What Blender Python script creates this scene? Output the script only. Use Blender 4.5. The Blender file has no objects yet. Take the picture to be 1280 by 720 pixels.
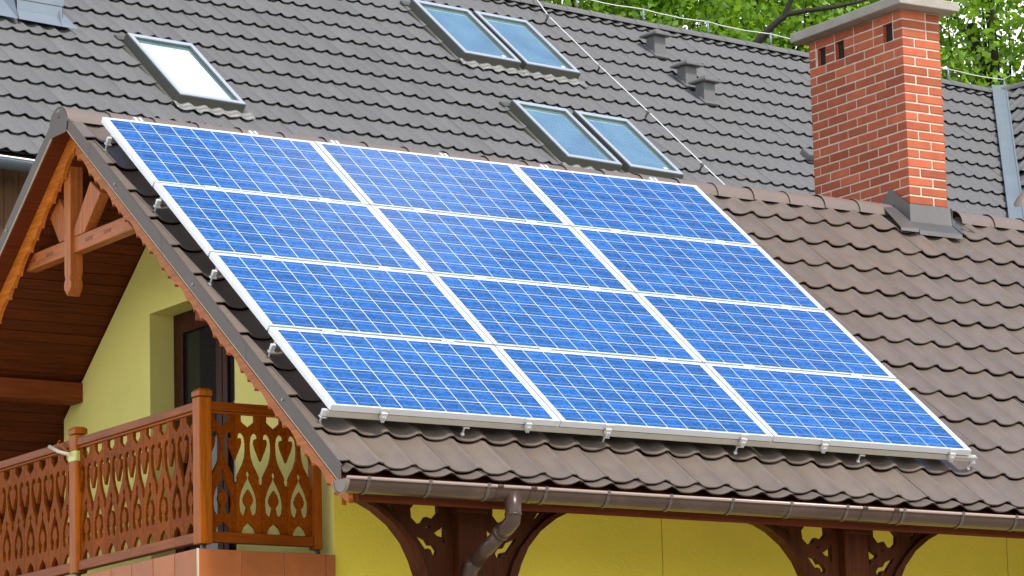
import bpy, bmesh, math, random
import numpy as np
from mathutils import Vector, Matrix
from mathutils.geometry import tessellate_polygon
random.seed(7); rng = np.random.default_rng(7)
scene = bpy.context.scene; COL = scene.collection
V3 = Vector
# ------------------------------------------------------------------ camera
CAM = V3((-10.99908552, -18.94892299, 1.61605523)); FPX = 4593.48
YAW, PIT, ROL = 0.576296442, 0.186088857, 0.0254910261
fwd = V3((math.sin(YAW)*math.cos(PIT), math.cos(YAW)*math.cos(PIT), math.sin(PIT)))
r0 = V3((math.cos(YAW), -math.sin(YAW), 0)); d0 = fwd.cross(r0)
rgt = math.cos(ROL)*r0 + math.sin(ROL)*d0; dwn = -math.sin(ROL)*r0 + math.cos(ROL)*d0
cd = bpy.data.cameras.new('camera'); cam = bpy.data.objects.new('camera', cd); COL.objects.link(cam)
cd.sensor_width = 36; cd.lens = FPX/1280*36; cd.clip_start = 0.5; cd.clip_end = 5000
cam.matrix_world = Matrix(((rgt.x, -dwn.x, -fwd.x, CAM.x), (rgt.y, -dwn.y, -fwd.y, CAM.y), (rgt.z, -dwn.z, -fwd.z, CAM.z), (0, 0, 0, 1)))
scene.camera = cam
def to_px(P):
    q = V3(P)-CAM; z = q.dot(fwd); return 640+FPX*q.dot(rgt)/z, 360+FPX*q.dot(dwn)/z
# ------------------------------------------------------------------ light
SUN_EL, SUN_AZ = math.radians(52), math.radians(180)       # azimuth from +Y towards +X
W = bpy.data.worlds.new('World'); scene.world = W; W.use_nodes = True
nt = W.node_tree; nt.nodes.clear()
def nd(t, kind, **kw):
    n = t.nodes.new(kind)
    for k, v in kw.items(): setattr(n, k, v)
    return n
wo = nd(nt, 'ShaderNodeOutputWorld'); bg = nd(nt, 'ShaderNodeBackground'); bg.inputs[1].default_value = 0.105
sky = nd(nt, 'ShaderNodeTexSky', sky_type='NISHITA'); sky.sun_disc = False
sky.sun_elevation = SUN_EL; sky.sun_rotation = SUN_AZ; sky.dust_density = 1.0; sky.ozone_density = 2.0
tc = nd(nt, 'ShaderNodeTexCoord'); sep = nd(nt, 'ShaderNodeSeparateXYZ'); nt.links.new(tc.outputs['Generated'], sep.inputs[0])
nz = nd(nt, 'ShaderNodeTexNoise'); nz.inputs['Scale'].default_value = 2.3; nz.inputs['Detail'].default_value = 7; nz.inputs['Roughness'].default_value = .55
mp = nd(nt, 'ShaderNodeMapping'); mp.inputs['Scale'].default_value = (1, 1, 1.8); mp.inputs['Location'].default_value = (0.4, 0.1, 0.0)
nt.links.new(tc.outputs['Generated'], mp.inputs[0]); nt.links.new(mp.outputs[0], nz.inputs['Vector'])
# clouds: a bright bank low all round, scattered clouds higher up
def math_(op, a, b=None, c=False):
    n = nd(nt, 'ShaderNodeMath', operation=op); n.use_clamp = c
    for i, x in enumerate((a, b)):
        if x is None: continue
        if isinstance(x, (int, float)): n.inputs[i].default_value = x
        else: nt.links.new(x, n.inputs[i])
    return n.outputs[0]
low = math_('MULTIPLY', math_('SUBTRACT', 0.68, sep.outputs[2]), 1.5)
dt = nd(nt, 'ShaderNodeVectorMath', operation='DOT_PRODUCT'); nt.links.new(tc.outputs['Generated'], dt.inputs[0]); dt.inputs[1].default_value = (0.500, 0.408, 0.764)
puff = math_('MULTIPLY', math_('SUBTRACT', dt.outputs['Value'], 0.9984), 520)
puff = math_('MAXIMUM', puff, -0.6)
cl = math_('ADD', math_('ADD', nz.outputs['Fac'], low), math_('MULTIPLY', puff, 0.5))
cl = math_('MULTIPLY', math_('SUBTRACT', cl, 0.52), 3.2, True)
mx = nd(nt, 'ShaderNodeMix', data_type='RGBA'); nt.links.new(cl, mx.inputs[0]); nt.links.new(sky.outputs[0], mx.inputs[6]); mx.inputs[7].default_value = (11.5, 11.6, 12.0, 1)
nt.links.new(mx.outputs[2], bg.inputs[0]); nt.links.new(bg.outputs[0], wo.inputs[0])
sl = bpy.data.lights.new('sun', 'SUN'); sl.energy = 2.2; sl.angle = math.radians(9); sl.color = (1, .95, .86)
so = bpy.data.objects.new('sun', sl); COL.objects.link(so); so.location = (0, 0, 60)
sd = V3((math.sin(SUN_AZ)*math.cos(SUN_EL), math.cos(SUN_AZ)*math.cos(SUN_EL), math.sin(SUN_EL)))
so.rotation_euler = sd.to_track_quat('Z', 'Y').to_euler()
vs = scene.view_settings; vs.view_transform = 'Standard'; vs.look = 'None'; vs.exposure = 0.80; vs.gamma = 1; vs.use_curve_mapping = False
# ------------------------------------------------------------------ materials
def mat(name, col, rough=.6, metal=0., var=.18, scale=6., stretch=(1, 1, 1), rand=.0, spec=.5, bump=0., bscale=80., coat=0., spots=0., spotcol=(.1, .1, .1), rot=(0, 0, 0), hue=0.):
    m = bpy.data.materials.new(name); m.use_nodes = True; t = m.node_tree; b = t.nodes['Principled BSDF']
    b.inputs['Roughness'].default_value = rough; b.inputs['Metallic'].default_value = metal
    b.inputs['Specular IOR Level'].default_value = spec
    if coat: b.inputs['Coat Weight'].default_value = coat; b.inputs['Coat Roughness'].default_value = .04
    c = nd(t, 'ShaderNodeTexCoord'); mpn = nd(t, 'ShaderNodeMapping'); mpn.inputs['Scale'].default_value = stretch; mpn.inputs['Rotation'].default_value = rot
    oi = nd(t, 'ShaderNodeObjectInfo')
    off = nd(t, 'ShaderNodeVectorMath', operation='MULTIPLY_ADD'); off.inputs[1].default_value = (37, 19, 53)
    t.links.new(oi.outputs['Random'], off.inputs[0]); t.links.new(c.outputs['Object'], off.inputs[2])
    t.links.new(off.outputs[0], mpn.inputs[0])
    n = nd(t, 'ShaderNodeTexNoise'); n.inputs['Scale'].default_value = scale; n.inputs['Detail'].default_value = 6; n.inputs['Roughness'].default_value = .6
    t.links.new(mpn.outputs[0], n.inputs['Vector'])
    def M(op, a, bb):
        q = nd(t, 'ShaderNodeMath', operation=op)
        for i, x in enumerate((a, bb)):
            if isinstance(x, (int, float)): q.inputs[i].default_value = x
            else: t.links.new(x, q.inputs[i])
        return q.outputs[0]
    f = M('ADD', M('MULTIPLY', M('SUBTRACT', n.outputs['Fac'], .5), var*3.0), 1.0)
    if rand: f = M('MULTIPLY', f, M('ADD', M('MULTIPLY', M('SUBTRACT', oi.outputs['Random'], .5), rand*2), 1.0))
    vm = nd(t, 'ShaderNodeVectorMath', operation='SCALE'); vm.inputs[0].default_value = col[:3]; t.links.new(f, vm.inputs['Scale'])
    out = vm.outputs[0]
    if hue:
        hs = nd(t, 'ShaderNodeHueSaturation'); t.links.new(out, hs.inputs['Color'])
        t.links.new(M('ADD', M('MULTIPLY', M('FRACT', M('MULTIPLY', oi.outputs['Random'], 7.31), 0), hue), .5-hue/2), hs.inputs['Hue']); out = hs.outputs[0]
    if spots:
        n2 = nd(t, 'ShaderNodeTexNoise'); n2.inputs['Scale'].default_value = 2.6; n2.inputs['Detail'].default_value = 9; n2.inputs['Roughness'].default_value = .7
        t.links.new(off.outputs[0], n2.inputs['Vector'])
        rp = nd(t, 'ShaderNodeValToRGB'); rp.color_ramp.elements[0].position = .52; rp.color_ramp.elements[1].position = .78
        t.links.new(n2.outputs['Fac'], rp.inputs[0])
        mm = nd(t, 'ShaderNodeMix', data_type='RGBA'); t.links.new(M('MULTIPLY', rp.outputs[0], spots), mm.inputs[0])
        t.links.new(out, mm.inputs[6]); mm.inputs[7].default_value = (*spotcol, 1); out = mm.outputs[2]
    t.links.new(out, b.inputs['Base Color'])
    if bump:
        n3 = nd(t, 'ShaderNodeTexNoise'); n3.inputs['Scale'].default_value = bscale; n3.inputs['Detail'].default_value = 4
        t.links.new(mpn.outputs[0], n3.inputs['Vector'])
        bp = nd(t, 'ShaderNodeBump'); bp.inputs['Strength'].default_value = bump; bp.inputs['Distance'].default_value = .01
        t.links.new(n3.outputs['Fac'], bp.inputs['Height']); t.links.new(bp.outputs[0], b.inputs['Normal'])
    return m
def wood(name, col, axis, rough=.42, rot=(0, 0, 0), var=.5, spots=.55, spec=.16):
    st = [14, 14, 14]; st[axis] = .9
    return mat(name, col, rough, var=var, scale=3.2, stretch=st, rand=.14, spec=spec, bump=.25, bscale=6, rot=rot, spots=spots, spotcol=tuple(c*.45 for c in col))
TH = 0.672932087; CT, ST = math.cos(TH), math.sin(TH)
M = {}
M['tile'] = mat('brown_tile_paint', (.176, .138, .113), .34, var=.16, scale=7, rand=.08, spots=.4, spotcol=(.23, .185, .155), bump=.06, bscale=300)
M['tile_edge'] = mat('tile_edge', (.12, .095, .075), .6)
M['grey_tile'] = mat('grey_granule_tile', (.166, .164, .163), .85, var=.13, scale=30, rand=.08, spec=.25, bump=.5, bscale=420, spots=.5, spotcol=(.19, .183, .175))
M['trim'] = mat('brown_sheet_metal', (.088, .066, .052), .5, var=.06, spots=.2, spotcol=(.2, .18, .16))
M['trimlight'] = mat('ridge_metal', (.20, .155, .13), .42, var=.08, spots=.25, spotcol=(.34, .29, .26))
M['rim'] = mat('gutter_rim_highlight', (.40, .30, .26), .22, var=.05)  # brown gutter metal, its highlight painted in as a paler colour
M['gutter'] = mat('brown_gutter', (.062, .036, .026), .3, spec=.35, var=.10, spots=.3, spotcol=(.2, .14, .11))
M['wood_x'] = wood('stained_wood_x', (.29, .066, .004), 0)
M['wood_y'] = wood('stained_wood_y', (.28, .066, .004), 1)
M['wood_z'] = wood('stained_wood_z', (.38, .098, .006), 2)
M['wood_rake'] = wood('stained_wood_rake', (.48, .135, .018), 1, rot=(-TH, 0, 0))
M['wood_rake2'] = wood('stained_wood_rake_far', (.56, .16, .018), 1, rot=(TH, 0, 0))
M['truss'] = wood('weathered_red_wood', (.44, .130, .032), 2)
M['truss_y'] = wood('weathered_red_wood_y', (.44, .130, .032), 1)
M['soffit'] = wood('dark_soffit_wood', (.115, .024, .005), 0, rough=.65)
M['fret'] = wood('fretwork_wood', (.25, .056, .002), 2, rough=.5, spec=.06)
M['purlin'] = wood('purlin_wood_shaded', (.20, .045, .010), 0, rough=.6)  # stained wood darkened, the overhang's deep shade put into the colour
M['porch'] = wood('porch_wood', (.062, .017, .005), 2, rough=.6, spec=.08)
M['doorwood'] = wood('door_wood', (.045, .010, .004), 2, rough=.4)
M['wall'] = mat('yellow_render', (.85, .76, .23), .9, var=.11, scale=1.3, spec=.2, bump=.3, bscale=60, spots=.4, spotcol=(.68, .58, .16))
M['facade'] = mat('yellow_render_eave_shade', (.86, .72, .085), .9, var=.11, scale=1.3, spec=.2, bump=.3, bscale=60, spots=.4, spotcol=(.66, .53, .06))  # same render as the gable, eave shade put into a deeper yellow
M['brick'] = mat('red_brick', (.48, .120, .056), .8, var=.20, scale=11, rand=.24, spec=.3, bump=.25, bscale=120, hue=.005, spots=.4, spotcol=(.30, .07, .04))
M['mortar'] = mat('pale_mortar', (.68, .62, .49), .95, var=.25, scale=9, spec=.2, bump=.4, bscale=150)
M['concrete'] = mat('weathered_concrete', (.40, .37, .31), .95, var=.2, scale=7, spec=.2, bump=.5, bscale=60, spots=.45, spotcol=(.27, .25, .21))
M['lead'] = mat('grey_flashing', (.17, .158, .15), .33, metal=.45, var=.15, scale=5, spots=.5, spotcol=(.22, .24, .27))
M['lead_pale'] = mat('pale_lead_apron', (.25, .248, .235), .6, metal=.2, var=.2, scale=9, spots=.4, spotcol=(.38, .38, .36))
M['zinc'] = mat('blue_grey_zinc', (.22, .26, .30), .5, metal=.25, var=.10, scale=4, spots=.3, spotcol=(.30, .35, .40))
M['gutter_grey'] = mat('grey_gutter', (.13, .16, .18), .35, metal=.3, var=.10)
M['winframe'] = mat('window_cladding_top', (.62, .67, .73), .35, metal=.45, var=.05)
M['winside'] = mat('window_cladding_side', (.115, .115, .095), .45, metal=.2, var=.06)
M['vent'] = mat('grey_vent_plastic', (.15, .145, .142), .6, var=.08)
M['alu'] = mat('aluminium_frame', (.85, .87, .89), .34, metal=.35, var=.03)
M['alurail'] = mat('aluminium_rail', (.62, .60, .52), .35, metal=.5, var=.08)
M['steel'] = mat('zinc_steel', (.78, .78, .77), .35, metal=.4, var=.1)
M['back'] = mat('white_backsheet', (.82, .84, .86), .3, var=.02, coat=.5)
M['terracotta'] = mat('terracotta_tile', (.44, .13, .030), .5, var=.22, scale=5, rand=.12, spots=.45, spotcol=(.34, .095, .02), bump=.1, bscale=60)
M['grout'] = mat('cream_grout', (.66, .56, .38), .9)
M['dark'] = mat('dark_cavity', (.02, .018, .016), .9)
M['plank'] = wood('old_brown_planks', (.13, .065, .028), 2, rough=.7)
M['wire'] = mat('pale_conductor', (.72, .73, .70), .45, metal=.0, var=.05)
M['bark'] = mat('dark_bark', (.032, .025, .02), .95, var=.3, scale=8)
M['bounce_ground'] = mat('pale_bounce_ground', (.54, .49, .40), .95, var=.15, scale=3)
M['grass'] = mat('lawn', (.06, .11, .025), .95, var=.4, scale=.8)
M['sticker'] = mat('white_sticker', (.85, .85, .85), .5)
M['strapm'] = mat('yellow_green_plastic', (.55, .58, .16), .3, var=.2)
M['strapw'] = mat('white_tube', (.55, .52, .40), .3)
M['weed'] = mat('bright_weed', (.20, .42, .03), .8)
def glass_mat(name, col, ior, rough=.03):
    m = bpy.data.materials.new(name); m.use_nodes = True; b = m.node_tree.nodes['Principled BSDF']
    t = m.node_tree; c = nd(t, 'ShaderNodeTexCoord'); n = nd(t, 'ShaderNodeTexNoise'); n.inputs['Scale'].default_value = 2.2
    t.links.new(c.outputs['Object'], n.inputs['Vector'])
    v = nd(t, 'ShaderNodeVectorMath', operation='SCALE'); v.inputs[0].default_value = col
    q = nd(t, 'ShaderNodeMath', operation='MULTIPLY_ADD'); t.links.new(n.outputs['Fac'], q.inputs[0]); q.inputs[1].default_value = .8; q.inputs[2].default_value = .6
    t.links.new(q.outputs[0], v.inputs['Scale']); t.links.new(v.outputs[0], b.inputs['Base Color'])
    b.inputs['Roughness'].default_value = rough; b.inputs['IOR'].default_value = ior; b.inputs['Specular IOR Level'].default_value = .5
    return m
M['skyglass'] = glass_mat('coated_roof_glass', (.60, .90, 1.0), 1.5, .0)
M['skyglass'].node_tree.nodes['Principled BSDF'].inputs['Metallic'].default_value = .85
M['doorglass'] = glass_mat('dark_door_glass', (.02, .022, .02), 1.3)
def cell_mat():
    m = bpy.data.materials.new('polycrystalline_cell'); m.use_nodes = True; t = m.node_tree; b = t.nodes['Principled BSDF']
    c = nd(t, 'ShaderNodeTexCoord'); oi = nd(t, 'ShaderNodeObjectInfo')
    off = nd(t, 'ShaderNodeVectorMath', operation='MULTIPLY_ADD'); off.inputs[1].default_value = (37, 19, 53)
    t.links.new(oi.outputs['Random'], off.inputs[0]); t.links.new(c.outputs['Object'], off.inputs[2])
    vo = nd(t, 'ShaderNodeTexVoronoi'); vo.inputs['Scale'].default_value = 55; t.links.new(off.outputs[0], vo.inputs['Vector'])
    sp = nd(t, 'ShaderNodeSeparateColor'); t.links.new(vo.outputs['Color'], sp.inputs[0])
    q = nd(t, 'ShaderNodeMath', operation='MULTIPLY_ADD'); t.links.new(sp.outputs[0], q.inputs[0]); q.inputs[1].default_value = .55; q.inputs[2].default_value = .73
    q2 = nd(t, 'ShaderNodeMath', operation='MULTIPLY_ADD'); t.links.new(oi.outputs['Random'], q2.inputs[0]); q2.inputs[1].default_value = .30; q2.inputs[2].default_value = .85
    q3 = nd(t, 'ShaderNodeMath', operation='MULTIPLY'); t.links.new(q.outputs[0], q3.inputs[0]); t.links.new(q2.outputs[0], q3.inputs[1])
    v = nd(t, 'ShaderNodeVectorMath', operation='SCALE'); v.inputs[0].default_value = (.020, .112, .355); t.links.new(q3.outputs[0], v.inputs['Scale'])
    # printed silver: two busbars and the fine fingers' lightening along them
    s = nd(t, 'ShaderNodeSeparateXYZ'); t.links.new(c.outputs['Object'], s.inputs[0])
    ab = nd(t, 'ShaderNodeMath', operation='ABSOLUTE'); t.links.new(s.outputs[1], ab.inputs[0])
    sb = nd(t, 'ShaderNodeMath', operation='SUBTRACT'); t.links.new(ab.outputs[0], sb.inputs[0]); sb.inputs[1].default_value = .039
    ab2 = nd(t, 'ShaderNodeMath', operation='ABSOLUTE'); t.links.new(sb.outputs[0], ab2.inputs[0])
    mr = nd(t, 'ShaderNodeMapRange'); t.links.new(ab2.outputs[0], mr.inputs[0]); mr.inputs[1].default_value = .0010; mr.inputs[2].default_value = .0030; mr.inputs[3].default_value = .38; mr.inputs[4].default_value = 0
    mm = nd(t, 'ShaderNodeMix', data_type='RGBA'); t.links.new(mr.outputs[0], mm.inputs[0]); t.links.new(v.outputs[0], mm.inputs[6]); mm.inputs[7].default_value = (.55, .60, .68, 1)
    t.links.new(mm.outputs[2], b.inputs['Base Color'])
    b.inputs['Roughness'].default_value = .35; b.inputs['Specular IOR Level'].default_value = .2; b.inputs['Coat Weight'].default_value = .45; b.inputs['Coat Roughness'].default_value = .03; b.inputs['Coat IOR'].default_value = 1.33
    return m
M['cell'] = cell_mat()
def leaf_mat(name, col):
    m = bpy.data.materials.new(name); m.use_nodes = True; t = m.node_tree; t.nodes.clear()
    o = nd(t, 'ShaderNodeOutputMaterial'); g = nd(t, 'ShaderNodeNewGeometry')
    q = nd(t, 'ShaderNodeMath', operation='MULTIPLY_ADD'); t.links.new(g.outputs['Random Per Island'], q.inputs[0]); q.inputs[1].default_value = .9; q.inputs[2].default_value = .6
    v = nd(t, 'ShaderNodeVectorMath', operation='SCALE'); v.inputs[0].default_value = col; t.links.new(q.outputs[0], v.inputs['Scale'])
    d = nd(t, 'ShaderNodeBsdfPrincipled'); d.inputs['Roughness'].default_value = .55; t.links.new(v.outputs[0], d.inputs['Base Color'])
    tr = nd(t, 'ShaderNodeBsdfTranslucent')
    v2 = nd(t, 'ShaderNodeVectorMath', operation='MULTIPLY'); v2.inputs[1].default_value = (2.6, 2.2, 1.0); t.links.new(v.outputs[0], v2.inputs[0]); t.links.new(v2.outputs[0], tr.inputs[0])
    mx2 = nd(t, 'ShaderNodeMixShader'); mx2.inputs[0].default_value = .45; t.links.new(d.outputs[0], mx2.inputs[1]); t.links.new(tr.outputs[0], mx2.inputs[2]); t.links.new(mx2.outputs[0], o.inputs[0])
    return m
# ------------------------------------------------------------------ builders
class MB:
    def __init__(s): s.v = []; s.f = []; s.m = []; s.sm = []
    def add(s, vs, fs, mi=0, smooth=False):
        n = len(s.v); s.v += [tuple(x) for x in vs]; s.f += [tuple(i+n for i in f) for f in fs]; s.m += [mi]*len(fs); s.sm += [smooth]*len(fs); return s
    def box(s, a, b, fr=None, mi=0):
        x0, y0, z0 = a; x1, y1, z1 = b
        c = [V3((x, y, z)) for z in (z0, z1) for y in (y0, y1) for x in (x0, x1)]
        if fr is not None: c = [fr @ p for p in c]
        return s.add(c, [(0, 2, 3, 1), (4, 5, 7, 6), (0, 1, 5, 4), (2, 6, 7, 3), (0, 4, 6, 2), (1, 3, 7, 5)], mi)
    def bar(s, p, q, w, h, up=(0, 0, 1), mi=0):                # box beam from p to q, w across, h along 'up'
        p = V3(p); q = V3(q); d = (q-p); L = d.length; d.normalize(); u = V3(up); u = (u-d*u.dot(d)).normalized(); r = d.cross(u)
        fr = Matrix(((d.x, r.x, u.x, p.x), (d.y, r.y, u.y, p.y), (d.z, r.z, u.z, p.z), (0, 0, 0, 1)))
        return s.box((0, -w/2, -h/2), (L, w/2, h/2), fr, mi)
    def tube(s, path, r, n=10, cap=True, mi=0):
        path = [V3(p) for p in path]; R = r if isinstance(r, (list, tuple)) else [r]*len(path); vs = []; fs = []
        d = (path[1]-path[0]).normalized(); u = d.orthogonal().normalized()
        for i, p in enumerate(path):
            t = ((path[min(i+1, len(path)-1)]-path[max(i-1, 0)])).normalized(); u = (u-t*u.dot(t)).normalized(); w = t.cross(u)
            vs += [p+(u*math.cos(2*math.pi*k/n)+w*math.sin(2*math.pi*k/n))*R[i] for k in range(n)]
        for i in range(len(path)-1):
            for k in range(n): fs.append((i*n+k, i*n+(k+1) % n, (i+1)*n+(k+1) % n, (i+1)*n+k))
        s.add(vs, fs, mi, True)
        if cap:
            m = len(s.v)-len(vs); s.f += [tuple(m+k for k in reversed(range(n))), tuple(m+(len(path)-1)*n+k for k in range(n))]; s.m += [mi]*2; s.sm += [False]*2
        return s
    def prism(s, loops, fr, t0, t1, skip=None, mi=0):           # polygon (first loop) with holes, in fr's xy, extruded along fr's z
        loops3 = [[V3((p[0], p[1], 0)) for p in L] for L in loops]; tris = tessellate_polygon(loops3); flat = [p for L in loops3 for p in L]; n = len(flat)
        vs = [fr @ V3((p.x, p.y, t0)) for p in flat]+[fr @ V3((p.x, p.y, t1)) for p in flat]; fs = []
        for a, b, c in tris:
            A, B, C = flat[a], flat[b], flat[c]
            if (B-A).cross(C-A).z < 0: b, c = c, b
            fs += [(a+n, b+n, c+n), (a, c, b)]
        k = 0
        for L in loops3:
            area = sum(L[i].x*L[(i+1) % len(L)].y-L[(i+1) % len(L)].x*L[i].y for i in range(len(L)))
            for i in range(len(L)):
                j = (i+1) % len(L)
                if skip and skip(L[i], L[j]): continue
                q = (k+i, k+j, k+j+n, k+i+n)
                fs.append(q if (area > 0) == (L is loops3[0]) else q[::-1])
            k += len(L)
        return s.add(vs, fs, mi)
    def mesh(s, name, mats):
        me = bpy.data.meshes.new(name); me.from_pydata(s.v, [], s.f)
        for m in (mats if isinstance(mats, (list, tuple)) else [mats]): me.materials.append(m)
        me.polygons.foreach_set('material_index', s.m); me.polygons.foreach_set('use_smooth', s.sm); me.update(); return me
    def build(s, name, mats, parent=None, bevel=0., **kw):
        o = link(name, s.mesh(name, mats), parent, None, **kw)
        if bevel:
            md = o.modifiers.new('bevel', 'BEVEL'); md.width = bevel; md.segments = 2; md.limit_method = 'ANGLE'
        return o
WM = {}
def link(name, me, parent=None, mw=None, label=None, category=None, group=None, kind=None):
    o = bpy.data.objects.new(name, me); COL.objects.link(o); mw = mw or Matrix.Identity(4)
    if parent is not None:
        o.parent = parent; o.matrix_parent_inverse = WM[parent.name].inverted()
    o.matrix_basis = mw; WM[o.name] = mw
    for k, v in (('label', label), ('category', category), ('group', group), ('kind', kind)):
        if v: o[k] = v
    return o
def empty(name, loc, label, category, group=None): return link(name, None, None, Matrix.Translation(loc), label, category, group)
def frame(o, x, y, z): return Matrix(((x[0], y[0], z[0], o[0]), (x[1], y[1], z[1], o[1]), (x[2], y[2], z[2], o[2]), (0, 0, 0, 1)))
# ------------------------------------------------------------------ frames of the two roofs
Z0 = 5.05
U1 = V3((1, 0, 0)); S1 = V3((0, CT, ST)); N1 = V3((0, -ST, CT)); O1 = V3((0, 0, Z0))       # array plane: u along the eave, s up the slope
FR1 = frame(O1, U1, S1, N1)
YR = 3.47
def mirY(P): return V3((P[0], 2*YR-P[1], P[2]))
O2 = V3((4.10761792, 11.32125105, 9.77351038)); U2 = V3((.99306846, .1175374, 0)); S2 = V3((-.08803031, .7437643, .66262005)); N2 = V3((.07788264, -.65802707, .74895572))
FR2 = frame(O2, U2, S2, N2)
def tile_mesh(name, w, L, hc, rise, m, verge=False, pw=2.5):
    ts = [0, .055, .075, .11, .16, .24, .35, .5, .65, .76, .84, .89, .925, .945, 1]
    prof = [hc*min(abs(2*t-1)/.87, 1)**pw for t in ts]
    if verge: prof = [hc*(.72+.28*t) for t in ts]
    mb = MB(); n = len(ts)
    top = [(t*w, 0, z+rise) for t, z in zip(ts, prof)]+[(t*w, L+.012, z) for t, z in zip(ts, prof)]
    mb.add(top, [(i, i+1, n+i+1, n+i) for i in range(n-1)], 0, True)
    lip = [(t*w, 0, z+rise) for t, z in zip(ts, prof)]+[(t*w, .002, z+rise-.009) for t, z in zip(ts, prof)]
    mb.add(lip, [(n+i, n+i+1, i+1, i) for i in range(n-1)], 0, True)
    return mb.mesh(name, m)
def join_tiles(name, me, mats_, parent, frames):
    nv = len(me.vertices); co = np.empty(nv*3); me.vertices.foreach_get('co', co); co = co.reshape(-1, 3)
    fs = [tuple(p.vertices) for p in me.polygons]; vs = []; ff = []
    for k, fr in enumerate(frames):
        A = np.array(fr); vs.append(co @ A[:3, :3].T+A[:3, 3]); ff += [tuple(i+k*nv for i in f) for f in fs]
    m2 = bpy.data.meshes.new(name); m2.from_pydata(np.concatenate(vs).tolist(), [], ff); m2.materials.append(mats_)
    m2.polygons.foreach_set('use_smooth', [True]*len(ff)); m2.update()
    return link(name, m2, parent, None, kind='stuff')
# ================================================================== ground
mb = MB(); mb.add([(-900, -900, 0), (900, -900, 0), (900, 900, 0), (-900, 900, 0)], [(0, 1, 2, 3)]); mb.build('ground', M['grass'], kind='structure')
mb = MB(); mb.add([(-16, -16, .004), (24, -16, .004), (24, 9, .004), (-16, 9, .004)], [(0, 1, 2, 3)]); mb.build('bounce_ground', M['bounce_ground'], kind='structure')  # unseen pale sheet, added to bounce light onto facade and soffit
# ================================================================== front house
XE = 12.2                                                     # far gable, out of frame to the right
house = empty('house', (6, YR, 0), 'yellow rendered house with brown tiled roof, carved balcony and brick chimney', 'house')
def slope(off, far=False):                                    # line of the slope plane 'off' below the array plane: (y) -> z
    return (lambda y: Z0+math.tan(TH)*(2*YR-y)-off/CT) if far else (lambda y: Z0+math.tan(TH)*y-off/CT)
# roof body: deck between tiles and soffit, both slopes, as a folded slab
mb = MB(); a0, a1 = slope(.222), slope(.335); y0 = -.236; y1 = 2*YR+.236; b0, b1 = slope(.222, True), slope(.335, True)
prof = [(y0, a1(y0)), (YR, a1(YR)), (y1, b1(y1)), (y1, b0(y1)), (YR, a0(YR)), (y0, a0(y0))]
mb.prism([prof], frame((0, 0, 0), (0, 1, 0), (0, 0, 1), (1, 0, 0)), .035, XE)
c0, c1 = slope(.240), slope(.240, True)
prof = [(y0, c0(y0)), (YR, c0(YR)), (y1, c1(y1)), (y1, b0(y1)), (YR, a0(YR)), (y0, a0(y0))]
mb.prism([prof], frame((0, 0, 0), (0, 1, 0), (0, 0, 1), (1, 0, 0)), -.1165, .034)
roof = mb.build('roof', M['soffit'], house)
TW, TL = .2325, .389
tm = tile_mesh('roof_tile', TW, TL, .034, .027, M['tile']); tverge = tile_mesh('verge_tile', .085, TL, .034, .027, M['tile'], True); tshort = tile_mesh('eave_tile', TW, .085, .034, .028, M['tile'])
indiv = []; stuff = []; stuff_s = []
BASE = -.201
for c in range(-1, 52):
    u0 = -.035+TW*c
    for r in range(-1, 12):
        s0 = -.415+TL*r if r >= 0 else -.498
        fr = FR1 @ Matrix.Translation((u0, s0+random.uniform(-.003, .003), BASE+random.uniform(-.002, .002))) @ Matrix.Rotation(random.uniform(-.003, .003), 4, 'X')
        if c < 0: fr = fr @ Matrix.Translation((TW-.085, 0, 0)) @ (Matrix.Diagonal((.085/TW, 1, 1, 1)) if r < 0 else Matrix.Identity(4))
        if 7.08 < u0+TW/2 < 7.66 and s0 > 3.80: continue        # the chimney stands here
        px, py = to_px(fr @ V3((TW/2, TL/2, .03)))
        vis = -10 < px < 1300 and py < 735 and not (.25 < u0 < 4.72 and .0 < s0 < 3.85)
        if r < 0: (indiv if vis else stuff_s).append((fr, True)) if vis else stuff_s.append(fr)
        elif c < 0: link('verge_tile', tverge, roof, fr)
        elif vis: indiv.append((fr, False))
        else: stuff.append(fr)
for fr, short in indiv: link('roof_tile', tshort if short else tm, roof, fr)
join_tiles('hidden_roof_tiles', tm, M['tile'], roof, stuff)
if stuff_s: join_tiles('far_eave_tiles', tshort, M['tile'], roof, stuff_s)
MIR = frame((0, 2*YR, Z0), (-1, 0, 0), (0, -CT, ST), (0, ST, CT))
join_tiles('rear_roof_tiles', tm, M['tile'], roof, [MIR @ Matrix.Translation((-XE+TW*c, -.415+TL*r, BASE)) for c in range(52) for r in range(12)])
# ridge caps
capL = .345
def cap_mesh(L):
    mb = MB(); n = 12; rows = []; prof = [(0, .128), (.0, .1315), (.03, .1315), (.032, .128), (L+.03, .118)]
    for x, r in prof: rows.append([(x, -r*math.cos(math.pi*k/n)*1.12, r*math.sin(math.pi*k/n)) for k in range(n+1)])
    for i in range(len(rows)-1):
        mb.add(rows[i]+rows[i+1], [(k, k+1, n+2+k, n+1+k) for k in range(n)], 0, True)
    return mb.mesh('ridge_cap', M['trimlight'])
cm = cap_mesh(capL); x = -.130; ZC = 7.495
while x < XE:
    if not (6.86 < x < 7.58): link('ridge_cap', cm, roof, Matrix.Translation((x, YR, ZC+random.uniform(-.002, .002))))
    x += capL
mb = MB(); n = 12; mb.add([(0, -.14*math.cos(math.pi*k/n), .126*math.sin(math.pi*k/n)) for k in range(n+1)]+[(0, .12, -.07), (0, -.12, -.07)], [tuple(range(n+3))[::-1]])
for i in range(4): pass
mb.tube([(-.006, 0, .06), (.004, 0, .06)], .011, 8)
link('ridge_end_cap', mb.mesh('ridge_end_cap', M['trim']), roof, Matrix.Translation((-.131, YR, ZC)))
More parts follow.
